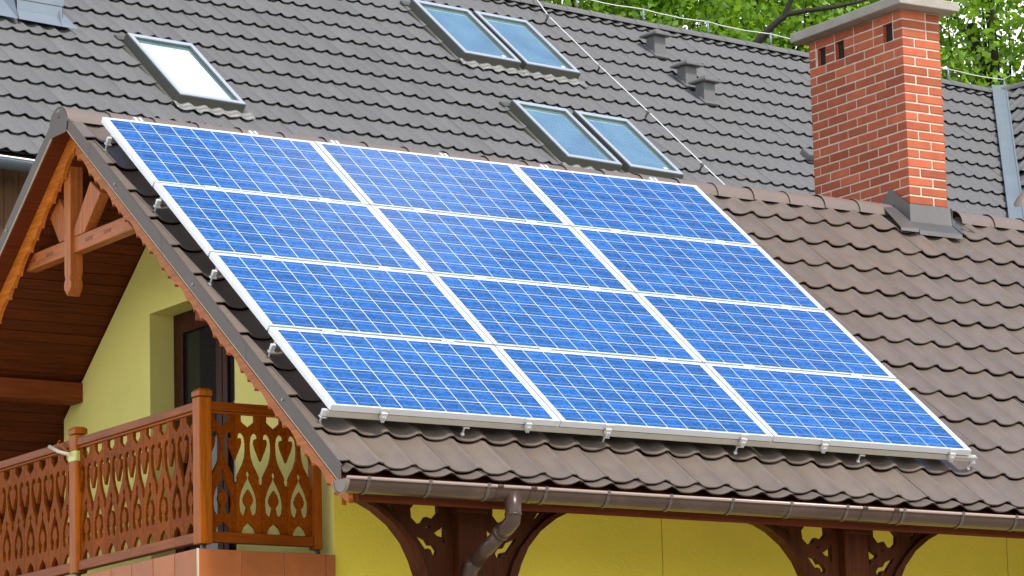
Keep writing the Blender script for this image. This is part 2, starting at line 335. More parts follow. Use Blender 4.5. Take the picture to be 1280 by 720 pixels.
# verge trim: metal angles along both rakes
def rakepoly(offs, ya, yb, far=False):
    f0, f1 = slope(offs[0], far), slope(offs[1], far)
    g = (lambda y: 2*YR-y) if far else (lambda y: y)
    return [(g(ya), f1(g(ya))), (g(yb), f1(g(yb))), (g(yb), f0(g(yb))), (g(ya), f0(g(ya)))]
FYZ = frame((0, 0, 0), (0, 1, 0), (0, 0, 1), (1, 0, 0))        # polygon (y,z) extruded along x
ysegs = [(-.30, .86), (.86, 1.98), (1.98, 3.02), (3.02, 3.385)]
for far in (False, True):
    for k, (ya, yb) in enumerate(ysegs):
        lap = .0012*k
        P = rakepoly((.138, .222), ya-(.02 if k else 0), yb, far)
        if k == 3:
            g = (lambda y: 2*YR-y) if far else (lambda y: y)
            P = [P[0], (YR, slope(.222)(YR)), (YR, 7.53), (g(3.36), 7.545), P[3]]
        if far: P = P[::-1]
        mb = MB(); mb.prism([P], FYZ, -.122-lap, -.118-lap)
        f = slope(.138, far); g = (lambda y: 2*YR-y) if far else (lambda y: y)
        if k < 3:
            mb.bar((-.114, g(ya), f(g(ya))), (-.114, g(yb), f(g(yb))), .014, .004, (0, 0, 1))
        f = slope(.224, far)
        mb.bar((-.108-lap, g(ya), f(g(ya))), (-.108-lap, g(yb), f(g(yb))), .030, .004, (0, 0, 1), 1)   # drip edge, pale
        for q in (.35, ) if k < 3 else (.5,):
            yy = g(ya+(yb-ya)*q+.28); zz = slope(.18, far)(yy); mb.tube([(-.129-lap, yy, zz), (-.118-lap, yy, zz)], .010, 8, mi=2)
        mb.build('verge_trim', [M['trim'], M['grout'], M['lead']], roof)
# barge boards with a scalloped lower edge
def barge(far):
    g = (lambda y: 2*YR-y) if far else (lambda y: y)
    lo = slope(.365 if far else .412, far); up = slope(.235, far); pts = []
    y = -.10; seq = [.088, .088, .178]; k = 0; bottom = []
    bottom.append((g(-.10), lo(g(-.10))+.03))
    while y < YR-.02:
        L = seq[k % 3]; k += 1; ye = min(y+L, YR); dep = .014 if L < .1 else .026
        for t in (0, .06, .14, .3, .5, .7, .86, .94):
            yy = y+(ye-y)*t; d = dep*math.sin(math.pi*min(max((t-.03)/.94, 0), 1))**.6 if t > 0 else -.012
            nx = -ST*d if False else 0
            bottom.append((g(yy), lo(g(yy))+d/CT))
        y = ye
    bottom.append((YR, lo(YR)))
    P = bottom+[(YR, up(YR)), (g(-.18), up(g(-.18))), (g(-.18), lo(g(-.18))+.05)]
    mb = MB(); mb.prism([P], FYZ, 0.0, .032); return mb
barge(False).build('barge_board', M['wood_rake'], roof, bevel=.003); barge(True).build('barge_board', M['wood_rake2'], roof, bevel=.003)
# soffit boards of the gable overhang
BW = .098
for far in (False, True):
    f = slope(.340 if far else .352, far); g = (lambda y: 2*YR-y) if far else (lambda y: y); n = 0; y = -.18
    while y < YR-.09:
        ye = y+BW*CT; jit = random.uniform(-.003, .003)
        p = V3((0, g(y+.003), f(g(y+.003))+jit)); q = V3((0, g(ye-.005), f(g(ye-.005))+jit))
        mb = MB(); d = (q-p); nrm = V3((0, -d.z, d.y)).normalized()*(1 if not far else -1)
        mb.add([p+V3((.034, 0, 0)), p+V3((.90, 0, 0)), q+V3((.90, 0, 0)), q+V3((.034, 0, 0)), p+V3((.034, 0, 0))+nrm*.016, p+V3((.90, 0, 0))+nrm*.016, q+V3((.90, 0, 0))+nrm*.016, q+V3((.034, 0, 0))+nrm*.016],
               [(0, 1, 2, 3), (7, 6, 5, 4), (0, 4, 5, 1), (2, 6, 7, 3), (1, 5, 6, 2), (3, 7, 4, 0)])
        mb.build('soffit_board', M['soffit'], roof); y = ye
# purlins carrying the overhang
for yy in (5.22, 2*YR-5.22):
    mb = MB(); mb.box((.036, yy-.09, 5.862), (.868, yy+.09, 6.008)); mb.build('purlin', M['purlin'], house, bevel=.006)
# gable truss ornament
def piece(name, P, x0, x1, m, par, bev=.006): mb = MB(); mb.prism([P], FYZ, x0, x1); return mb.build(name, m, par, bevel=bev)
truss = piece('gable_truss', [(4.62, 6.642), (2.72, 6.642), (2.87, 6.755), (4.47, 6.755)], .065, .15, M['truss_y'], house)
for yy in (4.30, 4.02, 3.40, 3.12):
    mb = MB(); mb.box((.0625, yy-.052, 6.69), (.066, yy+.052, 6.715)); mb.build('tie_slot', M['wood_y'], truss)
kp = [(3.745, 7.36), (3.735, 6.50), (3.722, 6.47), (3.742, 6.44), (3.742, 6.40), (3.69, 6.345), (3.635, 6.40), (3.635, 6.44), (3.652, 6.47), (3.637, 6.50), (3.632, 7.36)]
piece('king_post', kp[::-1], .040, .135, M['truss'], truss)
piece('brace', [(4.10, 7.09), (3.94, 7.16), (3.70, 6.88), (3.70, 6.757), (3.86, 6.757)][::-1], .062, .14, M['truss'], truss)
piece('brace', [(3.375, 7.10), (3.21, 6.99), (3.47, 6.757), (3.635, 6.757), (3.635, 6.80)][::-1], .062, .14, M['truss'], truss)
# walls: gable wall with the balcony door opening, facade under the eave, the rest plain
XW, YF, YB = .87, 1.5, 5.45
fs_, fb_ = slope(.36), slope(.36, True)
out = [(YF, 0), (YB, 0), (YB, fb_(YB)), (YR, fs_(YR)), (YF, fs_(YF))]
hole = [(2.81, 4.34), (4.062, 4.34), (4.062, 6.345), (2.81, 6.345)]
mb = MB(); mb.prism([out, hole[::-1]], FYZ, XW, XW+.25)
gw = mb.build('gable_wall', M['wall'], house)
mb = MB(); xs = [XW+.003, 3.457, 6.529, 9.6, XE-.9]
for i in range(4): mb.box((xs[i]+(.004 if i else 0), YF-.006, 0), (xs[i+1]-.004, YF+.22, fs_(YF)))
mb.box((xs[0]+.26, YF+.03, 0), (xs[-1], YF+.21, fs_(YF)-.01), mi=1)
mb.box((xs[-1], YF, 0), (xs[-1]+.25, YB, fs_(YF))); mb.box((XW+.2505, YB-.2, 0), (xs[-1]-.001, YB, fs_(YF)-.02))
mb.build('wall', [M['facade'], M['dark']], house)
# balcony door
door = link('balcony_door', None, house, Matrix.Translation((1.06, 3.43, 4.34)))
mb = MB()
for a, b in (((4.062, 4.34), (3.985, 6.345)), ((2.887, 4.34), (2.81, 6.345)), ((3.985, 6.27), (2.887, 6.345))):
    mb.box((1.06, min(a[0], b[0]), a[1]), (1.13, max(a[0], b[0]), b[1]))
mb.build('door_frame', M['doorwood'], door, bevel=.004)
for ya, yb in ((3.32, 3.984), (2.888, 3.31)):
    mb = MB(); st = .085 if ya > 3.31 else .07
    mb.box((1.045, ya, 4.36), (1.10, ya+st, 6.268)); mb.box((1.045, yb-st, 4.36), (1.10, yb, 6.268)); mb.box((1.045, ya+st, 6.19), (1.10, yb-st, 6.268)); mb.box((1.045, ya+st, 4.36), (1.10, yb-st, 4.55))
    lf = mb.build('door_leaf', M['doorwood'], door, bevel=.006)
    mb = MB(); mb.box((1.070, ya+st-.01, 4.54), (1.080, yb-st+.01, 6.20)); mb.build('pane', M['doorglass'], door)
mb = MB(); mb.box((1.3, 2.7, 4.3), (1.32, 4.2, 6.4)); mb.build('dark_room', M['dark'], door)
# ------------------------------------------------------------------ balcony
ZB = 4.335
mb = MB(); mb.box((-.136, YF-.032, ZB-.34), (XW-.02, 5.50, ZB-.006))
balc = mb.build('balcony', M['grout'], house)
TP = .308
def slabtile(p, q, nm='facing_tile'): mb = MB(); mb.box(p, q); return mb.build(nm, M['terracotta'], balc, bevel=.002)
xk = -.137
while xk < .80:
    xe = min(xk+TP-.006, .855); slabtile((xk, YF-.043, ZB-.31), (xe, YF-.033, ZB)); xk += TP
yk = YF-.030
while yk < 5.4: slabtile((-.148, yk, ZB-.31), (-.137, yk+.292, ZB)); yk += .300
mb = MB(); mb.box((-.150, YF-.045, ZB-.34), (-.138, YF-.033, ZB+.002)); mb.build('corner_strip', M['grout'], balc)
mb = MB(); mb.box((-.137, YF-.033, ZB-.005), (XW-.02, 5.5, ZB-.001)); mb.build('floor_edge', M['concrete'], balc)
def bpost(x0, y0, zb=4.375, zt=5.315, cap=True, w=.088, d=.098):
    mb = MB(); mb.box((x0, y0, zb), (x0+w, y0+d, zt)); p = mb.build('post', M['wood_z'], balc, bevel=.005)
    if cap:
        mb = MB(); e = .004; mb.box((x0-e, y0-e, zt+.006), (x0+w+e, y0+d+e, zt+.040))
        a, b, c_, d_ = (x0-e, y0-e, zt+.040), (x0+w+e, y0-e, zt+.040), (x0+w+e, y0+d+e, zt+.040), (x0-e, y0+d+e, zt+.040); k = .012
        mb.add([a, b, c_, d_, (x0+k, y0+k, zt+.056), (x0+w-k, y0+k, zt+.056), (x0+w-k, y0+d-k, zt+.056), (x0+k, y0+d-k, zt+.056)], [(0, 1, 5, 4), (1, 2, 6, 5), (2, 3, 7, 6), (3, 0, 4, 7), (4, 5, 6, 7)])
        mb.build('post_cap', M['wood_z'], balc, bevel=.003)
    mb = MB(); mb.tube([(x0+.03, y0+.04, ZB-.01), (x0+.03, y0+.04, zb+.01)], .011, 8); mb.tube([(x0+.06, y0+.06, ZB-.01), (x0+.06, y0+.06, zb+.01)], .011, 8); mb.build('post_bolt', M['gutter_grey'], balc)
bpost(-.100, 1.503); bpost(-.100, 3.285); bpost(-.100, 5.30); bpost(.735, 1.510, 4.372, 5.24, False, .058, .08)
def rails(p, q, ax):
    m = M['wood_y'] if ax == 1 else M['wood_x']; d = .037
    def bx(lo, hi, w, nm):
        mb = MB()
        if ax == 1: mb.box((p[0]-w, p[1], lo), (p[0]+w, q[1], hi))
        else: mb.box((p[0], p[1]-w, lo), (q[0], p[1]+w, hi))
        mb.build(nm, m, balc, bevel=.005)
    bx(5.236, 5.290, .036, 'handrail'); bx(5.220, 5.2355, .024, 'handrail_fillet'); bx(4.390, 4.456, .030, 'bottom_rail')
rails((-.056, 1.602), (-.056, 3.284), 1); rails((-.056, 3.384), (-.056, 5.299), 1); rails((-.011, 1.552), (.734, 1.552), 0)
# fretwork boards: each one cut with half goblets at its edges and a flame and two shields on its middle
PB = .186; HB = .764
def half():
    h = PB/2; k = PB/.18
    L = [(.0015, HB), (.0015, .470), (.016, .505), (.036, .550), (.046, .585), (.044, .606), (.034, .614), (.026, .610), (.021, .604), (.018, .616), (.022, .638), (.038, .650), (.058, .644), (.073, .622), (.079, .58),
         (.079, .54), (.073, .49), (.058, .445), (.036, .405), (.020, .375), (.0155, .358), (.0185, .345), (.014, .325), (.0015, .312), (.0015, 0)]
    R = [(h, .072), (h-.020, .056), (h-.040, .038), (h-.050, .015), (h-.050, 0)]
    Mf = [(h-.0, .412), (h-.014, .390), (h-.015, .378), (h-.007, .362), (h-.012, .345), (h-.032, .310), (h-.051, .270), (h-.064, .225), (h-.066, .180), (h-.060, .138), (h-.044, .116), (h-.024, .122), (h-.017, .146), (h-.011, .172), (h-.018, .180), (h-.030, .198), (h-.034, .220), (h-.024, .250), (h-.008, .272), (h, .285)]
    T = [(h-.050, HB), (h-.050, .722), (h-.034, .708), (h-.014, .694), (h, .680)]
    P = L+[(h-.050, 0)]+[(x, y) for x, y in R[::-1][1:]]       # up the middle from the bottom shield
    P += Mf[::-1]+T[::-1]
    return P
HP = half()
def board_mesh():
    mb = MB(); h = PB/2; fr = Matrix.Identity(4); sk = lambda a, b: abs(a.x-h) < 1e-5 and abs(b.x-h) < 1e-5
    mb.prism([HP], fr, -.011, .011, sk); mb.prism([[(PB-x, y) for x, y in HP[::-1]]], fr, -.011, .011, sk)
    return mb.mesh('fret_board', M['fret'])
fb = board_mesh()
def boards(p, d, L, nrm):
    n = round(L/PB); sc = L/n/PB
    for i in range(n):
        o = V3(p)+V3(d)*(i*PB*sc)
        link('fret_board', fb, balc, frame(o, V3(d)*sc, (0, 0, 1), V3(nrm)))
boards((-.056, 3.284, 4.456), (0, -1, 0), 1.682, (-1, 0, 0)); boards((-.056, 5.299, 4.456), (0, -1, 0), 1.915, (-1, 0, 0)); boards((-.011, 1.552, 4.456), (1, 0, 0), .746, (0, -1, 0))
# ------------------------------------------------------------------ eave: fascia, gutter, downpipe, porch posts
mb = MB(); mb.box((.0, -.268, 4.474), (XE, -.241, 4.535)); mb.build('fascia', M['porch'], house)
mb = MB(); mb.box((.40, .13, 4.515), (XE-.3, .27, 4.66)); mb.build('porch_beam', M['porch'], house, bevel=.006)
GY, GZ, GR = -.372, 4.540, .078
def halfpipe(x0, x1, r, t=.003, n=14, lipr=.010):
    mb = MB(); A = []
    for x in (x0, x1):
        A.append([(x, GY-r*math.cos(math.pi*k/n), GZ-r*math.sin(math.pi*k/n)) for k in range(n+1)]); A.append([(x, GY-(r-t)*math.cos(math.pi*k/n), GZ-(r-t)*math.sin(math.pi*k/n)) for k in range(n+1)])
    mb.add(A[0]+A[2], [(k, n+1+k, n+2+k, k+1) for k in range(n)], 0, True); mb.add(A[1]+A[3], [(k, k+1, n+2+k, n+1+k) for k in range(n)], 0, True)
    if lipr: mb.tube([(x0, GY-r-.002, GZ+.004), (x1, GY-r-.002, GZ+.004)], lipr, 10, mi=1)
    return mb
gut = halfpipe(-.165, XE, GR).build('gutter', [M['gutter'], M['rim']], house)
mb = MB(); mb.add([(-.166, GY-GR*math.cos(math.pi*k/14), GZ-GR*math.sin(math.pi*k/14)) for k in range(15)], [tuple(range(15))]); mb.add([(-.174, GY-(GR+.006)*math.cos(math.pi*k/14), GZ-(GR+.006)*math.sin(math.pi*k/14)) for k in range(15)]+[(-.150, GY-(GR+.006)*math.cos(math.pi*k/14), GZ-(GR+.006)*math.sin(math.pi*k/14)) for k in range(15)], [(k, 15+k, 16+k, k+1) for k in range(14)], 0, True); mb.build('gutter_end', M['trimlight'], gut)
bx_ = [-.02, .405, .817, 1.232, 1.691, 2.16, 2.633, 3.092, 3.541, 4.007, 4.499, 4.954, 5.42, 5.88, 6.34, 6.8, 7.26, 7.72, 8.2, 8.66, 9.1, 9.6, 10.0, 10.5, 11, 11.5]
mb = halfpipe(-.011, .011, GR+.005, .004, 14, 0); mb.box((-.011, GY-GR-.014, GZ-.01), (.011, GY-GR-.001, GZ+.016)); mb.box((-.011, GY+GR, GZ-.03), (.011, -.271, GZ+.01))
bm_ = mb.mesh('gutter_bracket', M['trim'])
for x in bx_: link('gutter_bracket', bm_, gut, Matrix.Translation((x, 0, 0)))
jm = halfpipe(-.02, .02, GR+.003, .003, 14, .0115).mesh('gutter_joint', M['gutter'])
for x in (.90, 1.14, 3.685, 3.94, 8.1): link('gutter_joint', jm, gut, Matrix.Translation((x, 0, 0)))
mb = MB(); mb.tube([(1.02, -.405, 4.52), (1.02, -.405, 4.38), (1.019, -.395, 4.345), (1.012, -.355, 4.315), (.998, -.27, 4.275)], [.054, .050, .050, .050, .050], 16)
dp = mb.build('downpipe', M['gutter'], house)
mb = MB(); mb.tube([(1.0, -.30, 4.288), (.985, .0, 4.125)], .046, 16); mb.build('downpipe_offset', M['gutter'], dp)
mb = MB(); mb.tube([(.9865, -.03, 4.141), (.984, .02, 4.112), (.983, .045, 4.08), (.983, .05, 4.03)], .050, 16); mb.build('downpipe_elbow', M['gutter'], dp)
mb = MB(); mb.tube([(.983, .05, 4.05), (.983, .05, .1)], .046, 16); mb.build('downpipe_drop', M['gutter'], dp)
for p, q in (((1.02, -.405, 4.392), (1.02, -.405, 4.380)), ((1.004, -.30, 4.291), (1.0025, -.28, 4.281))):
    mb = MB(); mb.tube([p, q], .0545, 16); mb.build('pipe_collar', M['gutter'], dp)
BR = dict(
 hole1=[(3.592, 4.500), (3.763, 4.500), (3.765, 4.452), (3.727, 4.410), (3.676, 4.424), (3.650, 4.387), (3.606, 4.379), (3.568, 4.414), (3.562, 4.467)],
 hole2=[(3.385, 4.500), (3.432, 4.481), (3.464, 4.437), (3.425, 4.457)],
 hole3=[(3.669, 4.357), (3.709, 4.372), (3.698, 4.356)],
 hole4=[(3.811, 4.392), (3.805, 4.268), (3.794, 4.267), (3.792, 4.300), (3.749, 4.310), (3.731, 4.327), (3.776, 4.353)],
 hole5=[(3.589, 4.316), (3.673, 4.285), (3.696, 4.251), (3.727, 4.253), (3.753, 4.219), (3.743, 4.192), (3.718, 4.190), (3.704, 4.222), (3.683, 4.229), (3.673, 4.211)])
XPL = 3.865
arch_o = [(3.13, 4.513), (3.22, 4.492), (3.309, 4.451), (3.426, 4.368), (3.519, 4.264), (3.575, 4.158), (3.615, 4.05), (3.64, 3.93), (3.65, 3.80)]
arch_i = [(3.257, 4.513), (3.382, 4.450), (3.487, 4.361), (3.580, 4.257), (3.636, 4.161), (3.676, 4.05), (3.70, 3.93), (3.71, 3.80)]
FXZ = frame((0, 0, 0), (1, 0, 0), (0, 0, 1), (0, -1, 0))
def porch_post(xl):
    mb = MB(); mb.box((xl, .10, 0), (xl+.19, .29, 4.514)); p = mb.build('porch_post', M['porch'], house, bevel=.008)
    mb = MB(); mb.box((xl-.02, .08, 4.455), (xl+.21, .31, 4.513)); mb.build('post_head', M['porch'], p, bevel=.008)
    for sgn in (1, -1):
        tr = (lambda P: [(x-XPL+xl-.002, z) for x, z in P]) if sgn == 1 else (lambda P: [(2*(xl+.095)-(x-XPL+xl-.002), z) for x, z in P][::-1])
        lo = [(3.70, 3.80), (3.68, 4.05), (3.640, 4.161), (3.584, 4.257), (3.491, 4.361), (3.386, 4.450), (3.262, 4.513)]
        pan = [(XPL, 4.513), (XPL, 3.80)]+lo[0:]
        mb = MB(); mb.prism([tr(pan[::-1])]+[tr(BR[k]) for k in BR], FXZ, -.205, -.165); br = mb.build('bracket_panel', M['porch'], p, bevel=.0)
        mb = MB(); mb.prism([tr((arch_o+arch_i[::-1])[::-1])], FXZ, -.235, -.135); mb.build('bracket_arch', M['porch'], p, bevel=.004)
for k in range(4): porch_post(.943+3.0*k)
# ------------------------------------------------------------------ chimney
CX0, CX1, CY0, CY1, CZ0, CZT = 7.185, 7.571, 3.215, 4.435, 7.10, 9.171
BC = .0760; MT = .0135
rows = int((CZT-CZ0)/BC)+1; zt = CZT
core = MB(); ins = .006
holes_y = [(CY0+.130, CY0+.250), (CY0+.757, CY0+.877), (CY0+1.005, CY0+1.115)]; hz0, hz1 = CZT-3*BC, CZT-BC
ys = sorted([CY0+ins, CY1-ins]+[y for h in holes_y for y in h]); zs = [CZ0, hz0, hz1, CZT]
xf = CX0+ins
for i in range(len(ys)-1):
    for j in range(3):
        a, b, c, d = ys[i], ys[i+1], zs[j], zs[j+1]
        if j == 1 and (a, b) in [tuple(h) for h in holes_y]:
            e = xf+.035
            core.add([(xf, a, c), (xf, b, c), (xf, b, d), (xf, a, d), (e, a, c), (e, b, c), (e, b, d), (e, a, d)], [(4, 7, 6, 5)], 1)
            core.add([(xf, a, c), (xf, b, c), (xf, b, d), (xf, a, d), (e, a, c), (e, b, c), (e, b, d), (e, a, d)], [(0, 4, 5, 1), (3, 2, 6, 7), (0, 3, 7, 4), (1, 5, 6, 2)], 2)
        else: core.add([(xf, a, c), (xf, b, c), (xf, b, d), (xf, a, d)], [(0, 3, 2, 1)])
core.add([(CX0+ins, CY0+ins, CZ0), (CX1-ins, CY0+ins, CZ0), (CX1-ins, CY1-ins, CZ0), (CX0+ins, CY1-ins, CZ0), (CX0+ins, CY0+ins, CZT), (CX1-ins, CY0+ins, CZT), (CX1-ins, CY1-ins, CZT), (CX0+ins, CY1-ins, CZT)], [(0, 1, 5, 4), (1, 2, 6, 5), (2, 3, 7, 6), (4, 5, 6, 7)])
chim = core.build('chimney', [M['mortar'], M['dark'], M['brick']], house)
BM = {}
def brick_mesh(l):                                           # brick along +x, face at y=0, .055 deep
    k = round(l, 3)
    if k not in BM:
        mb = MB(); mb.box((0, 0, 0), (l, .055, BC-MT)); me = mb.mesh('brick', M['brick']); bm = bmesh.new(); bm.from_mesh(me)
        bmesh.ops.bevel(bm, geom=[e for e in bm.edges if all(v.co.y < .01 for v in e.verts)], offset=.003, segments=1, affect='EDGES'); bm.to_mesh(me); bm.free(); BM[k] = me
    return BM[k]
def corner_brick(lx, ly):
    k = ('corner', lx)
    if k not in BM:
        mb = MB(); mb.box((0, 0, 0), (lx, ly, BC-MT)); me = mb.mesh('brick', M['brick']); bm = bmesh.new(); bm.from_mesh(me)
        bmesh.ops.bevel(bm, geom=bm.edges[:], offset=.003, segments=1, affect='EDGES'); bm.to_mesh(me); bm.free(); BM[k] = me
    return BM[k]
def run(total, first):                                       # brick spans along a face
    x = 0; out = []; l = first
    while x < total-.02:
        e = min(x+l, total)
        if total-e < .03: e = total
        out.append((x, e)); x = e+MT; l = .240
    return out
for r in range(rows):
    z = CZT-(r+1)*BC+MT/2
    par = r % 2
    lx, ly = (.115, .240) if par and r not in (1, 2) else (.240, .115)
    link('brick', corner_brick(lx, ly), chim, Matrix.Translation((CX0+random.uniform(-.0012, .0012), CY0+random.uniform(-.0012, .0012), z)))
    for a, b in run(CY1-CY0, ly)[1:]:           # face -X, running back from the front corner
        ya, yb = CY0+a, CY0+b
        if r in (1, 2):
            cut = [(ya, yb)]
            for h in holes_y:
                nc = []
                for p, q in cut:
                    if q <= h[0]-.002 or p >= h[1]+.002: nc.append((p, q))
                    else:
                        if h[0]-p > .03: nc.append((p, h[0]-.001))
                        if q-h[1] > .03: nc.append((h[1]+.001, q))
                cut = nc
        else: cut = [(ya, yb)]
        for p, q in cut:
            sh = .057 if p < CY0+.001 and not par else 0
            p2 = p+(.0 if par else .0)
            link('brick', brick_mesh(q-p2), chim, frame((CX0+random.uniform(-.0012, .0012), q, z), (0, -1, 0), (1, 0, 0), (0, 0, 1)))
    for a, b in run(CX1-CX0, lx)[1:]:           # face -Y
        xa = CX0+a; 
        link('brick', brick_mesh(CX0+b-xa), chim, frame((xa, CY0+random.uniform(-.0012, .0012), z), (1, 0, 0), (0, 1, 0), (0, 0, 1)))
cap = MB(); cap.box((7.065, 3.08, CZT+.004), (7.675, 4.53, CZT+.083)); capo = cap.build('chimney_cap', M['concrete'], chim, bevel=.008)
mb = MB(); mb.box((7.12, 3.42, CZT+.083), (7.22, 3.52, CZT+.096)); mb.build('cap_mortar_lump', M['concrete'], capo)
# flashing around the chimney foot
fz = lambda y: slope(.150)(y)
fl = MB()
ya = CY0-.020; yb_ = 3.07; xs_ = 7.163; xr_ = 7.590
fl.add([(xs_, ya, 7.430), (xr_, ya, 7.430), (7.580, ya+.006, 7.578), (xs_+.006, ya+.006, 7.572)], [(0, 1, 2, 3)])                       # front upstand
fl.add([(xs_, ya, 7.430), (xr_, ya, 7.430), (7.585, yb_, 7.334), (xs_-.010, yb_, 7.336), (xs_-.010, yb_+.002, 7.300), (7.585, yb_+.002, 7.300)], [(3, 2, 1, 0), (4, 5, 2, 3)])   # apron
fl.add([(xs_, yb_+.003, 7.30), (xs_, yb_+.003, 7.338), (xs_, ya-.001, 7.430), (xs_, ya-.001, 7.566), (xs_, 3.439, 7.742), (xs_, 3.552, 7.632), (xs_, 3.552, 7.45)], [(0, 1, 2, 3, 4, 5, 6)])                    # side upstand
fl.add([(xs_-.012, yb_+.006, 7.345), (xs_-.004, 3.37, 7.575), (xs_-.135, 3.37, 7.572), (xs_-.175, yb_+.03, 7.350), (xs_-.175, yb_+.03, 7.325), (xs_-.012, yb_+.006, 7.318)], [(0, 1, 2, 3), (4, 5, 0, 3)])
fl.add([(xr_+.002, yb_+.003, 7.31), (xr_+.002, 3.42, 7.60), (xr_+.002, 3.42, 7.66), (xr_+.002, ya, 7.57), (xr_+.002, ya, 7.44)], [(4, 3, 2, 1, 0)])
fl.add([(xr_+.003, yb_+.01, 7.345), (xr_+.085, yb_+.10, 7.42), (xr_+.085, 3.37, 7.58), (xr_+.003, 3.37, 7.58)], [(0, 1, 2, 3)])
flo = fl.build('chimney_flashing', M['lead'], chim); md = flo.modifiers.new('solid', 'SOLIDIFY'); md.thickness = .003
mb = MB(); mb.tube([(7.62, 3.13, 7.40), (7.67, 3.09, 7.375), (7.72, 3.08, 7.365), (7.70, 3.14, 7.41), (7.64, 3.21, 7.47)], .005, 6); mb.build('flashing_wire', M['lead'], chim)
wd = MB()
for i in range(26):
    p = V3((7.74+random.uniform(-.03, .09), 3.60+random.uniform(-.03, .03), 7.615+random.uniform(0, .055))); a = random.uniform(0, 6.28); d = V3((math.cos(a), math.sin(a), random.uniform(-.3, .6)))*.022; e = d.cross(V3((0, 0, 1))).normalized()*.009
    wd.add([p-d, p+e, p+d, p-e], [(0, 1, 2, 3)])
wd.tube([(7.77, 3.6, 7.585), (7.77, 3.6, 7.65)], .003, 5)
wd.build('weed', M['weed'], None, label='small bright green weed growing behind the ridge beside the brick chimney', category='plant')
# strap on the balcony post
st = empty('strap', (-.102, 3.383, 5.12), 'yellow-green strap with a pale tube tied to the middle balcony post', 'strap')
mb = MB(); mb.box((-.104, 3.280, 5.135), (-.008, 3.388, 5.205)); mb.build('band', M['strapm'], st, bevel=.004)
mb = MB(); mb.tube([(-.118, 3.345, 5.185), (-.125, 3.50, 5.225), (-.125, 3.63, 5.275)], .013, 10); mb.build('tube', M['strapw'], st)
mb = MB(); mb.tube([(-.115, 3.37, 5.20), (-.12, 3.44, 5.25), (-.115, 3.52, 5.285), (-.11, 3.50, 5.30)], .008, 8); mb.build('loose_end', M['wood_x'], st)
# ================================================================== solar array
MW, MH, GX, GYY = 1.6555, .9615, .008, .018
cols3 = ['nearest the gable', 'in the middle column', 'in the column nearest the chimney']; rows4 = ['bottom row by the gutter', 'second row up', 'third row up', 'top row by the ridge']
CP, RP = .1575, .1535; CW_, CH_ = .1505, .1462; T = .040
cellm = MB(); cellm.box((-CW_/2, -CH_/2, 0), (CW_/2, CH_/2, .0012)); cellm = cellm.mesh('cell', M['cell'])
def rail_mesh():
    mb = MB(); w = .011
    mb.box((0, 0, -T), (MW, w, 0)); mb.box((0, MH-w, -T), (MW, MH, 0)); mb.box((0, w, -T), (w, MH-w, 0)); mb.box((MW-w, w, -T), (MW, MH-w, 0))
    return mb.mesh('frame', M['alu'])
frm = rail_mesh(); bk = MB(); bk.box((.0105, .0105, -.012), (MW-.0105, MH-.0105, -.004)); bk = bk.mesh('backsheet', M['back'])
def make_panel():
    e = link('solar_panel', None, None, Matrix.Identity(4), label='x', category='solar panel', group='solar panels of the roof array')
    link('frame', frm, e); link('backsheet', bk, e)
    for i in range(10):
        for j in range(6):
            link('cell', cellm, e, Matrix.Translation((MW/2+(i-4.5)*CP, MH/2+(j-2.5)*RP, -.0040)))
    return e
proto = make_panel()
lab = [[f'blue solar panel at the {c} of the {r}' for c in ('gable end', 'middle', 'chimney end')] for r in ('lowest row above the gutter', 'second row from the gutter', 'second row below the ridge', 'highest row below the ridge')]
for r in range(4):
    for c in range(3):
        if r == c == 0: o = proto
        else:
            o = proto.copy(); COL.objects.link(o); WM[o.name] = Matrix.Identity(4)
            for ch in proto.children:
                k = ch.copy(); COL.objects.link(k); k.parent = o
        o['label'] = lab[r][c]
        o.matrix_world = FR1 @ Matrix.Translation((c*(MW+GX), r*(MH+GYY), random.uniform(-.002, .001)))
rack = empty('mounting_rack', FR1 @ V3((2.5, 0, -.12)), 'aluminium mounting rails and steel clamps holding the blue panels above the tiles', 'panel mount')
for k, s in enumerate((.024, .86, 1.82, 2.80, 3.72)):
    mb = MB(); mb.box((.01 if k else -.006, s-.018, -T-.050), (5.03 if k == 0 else 4.99, s+.018, -T-.009), FR1)
    if k == 0: mb.box((4.8, s-.026, -T-.024), (5.06, s-.0185, -T-.012), FR1)
    mb.build('rail', M['alurail'], rack, bevel=.003)
def hook(u, s):
    mb = MB(); mb.tube([FR1 @ V3((u, s, -T-.03)), FR1 @ V3((u, s-.006, -.175))], .007, 8); mb.tube([FR1 @ V3((u, s-.005, -.150)), FR1 @ V3((u, s-.006, -.166))], .015, 6)
    mb.box((u-.016, s-.026, -T-.050), (u+.012, s-.002, -T-.010), FR1); mb.box((u-.022, s-.028, -.105), (u+.022, s+.0, -.097), FR1); mb.build('hanger_bolt', M['steel'], rack)
for s in (.04, .835, 1.795, 2.775, 3.69): hook(-.018, s)
for u in (1.0, 2.046, 3.09, 4.1, 5.045): hook(u, .035)
def clamp(u, s):
    mb = MB(); mb.box((u-.030, s-.014, -.022), (u+.030, s+.010, .004), FR1); mb.box((u-.022, s-.024, -.060), (u+.022, s-.004, -.022), FR1); mb.box((u-.010, s-.030, -.085), (u-.002, s-.010, -.045), FR1); mb.box((u+.003, s-.030, -.085), (u+.011, s-.010, -.045), FR1)
    mb.tube([FR1 @ V3((u, s-.003, .001)), FR1 @ V3((u, s-.003, .009))], .008, 6); mb.build('end_clamp', M['steel'], rack, bevel=.002)
for u in (.37, 1.42, 2.02, 3.08, 3.74, 4.82): clamp(u, -.002)
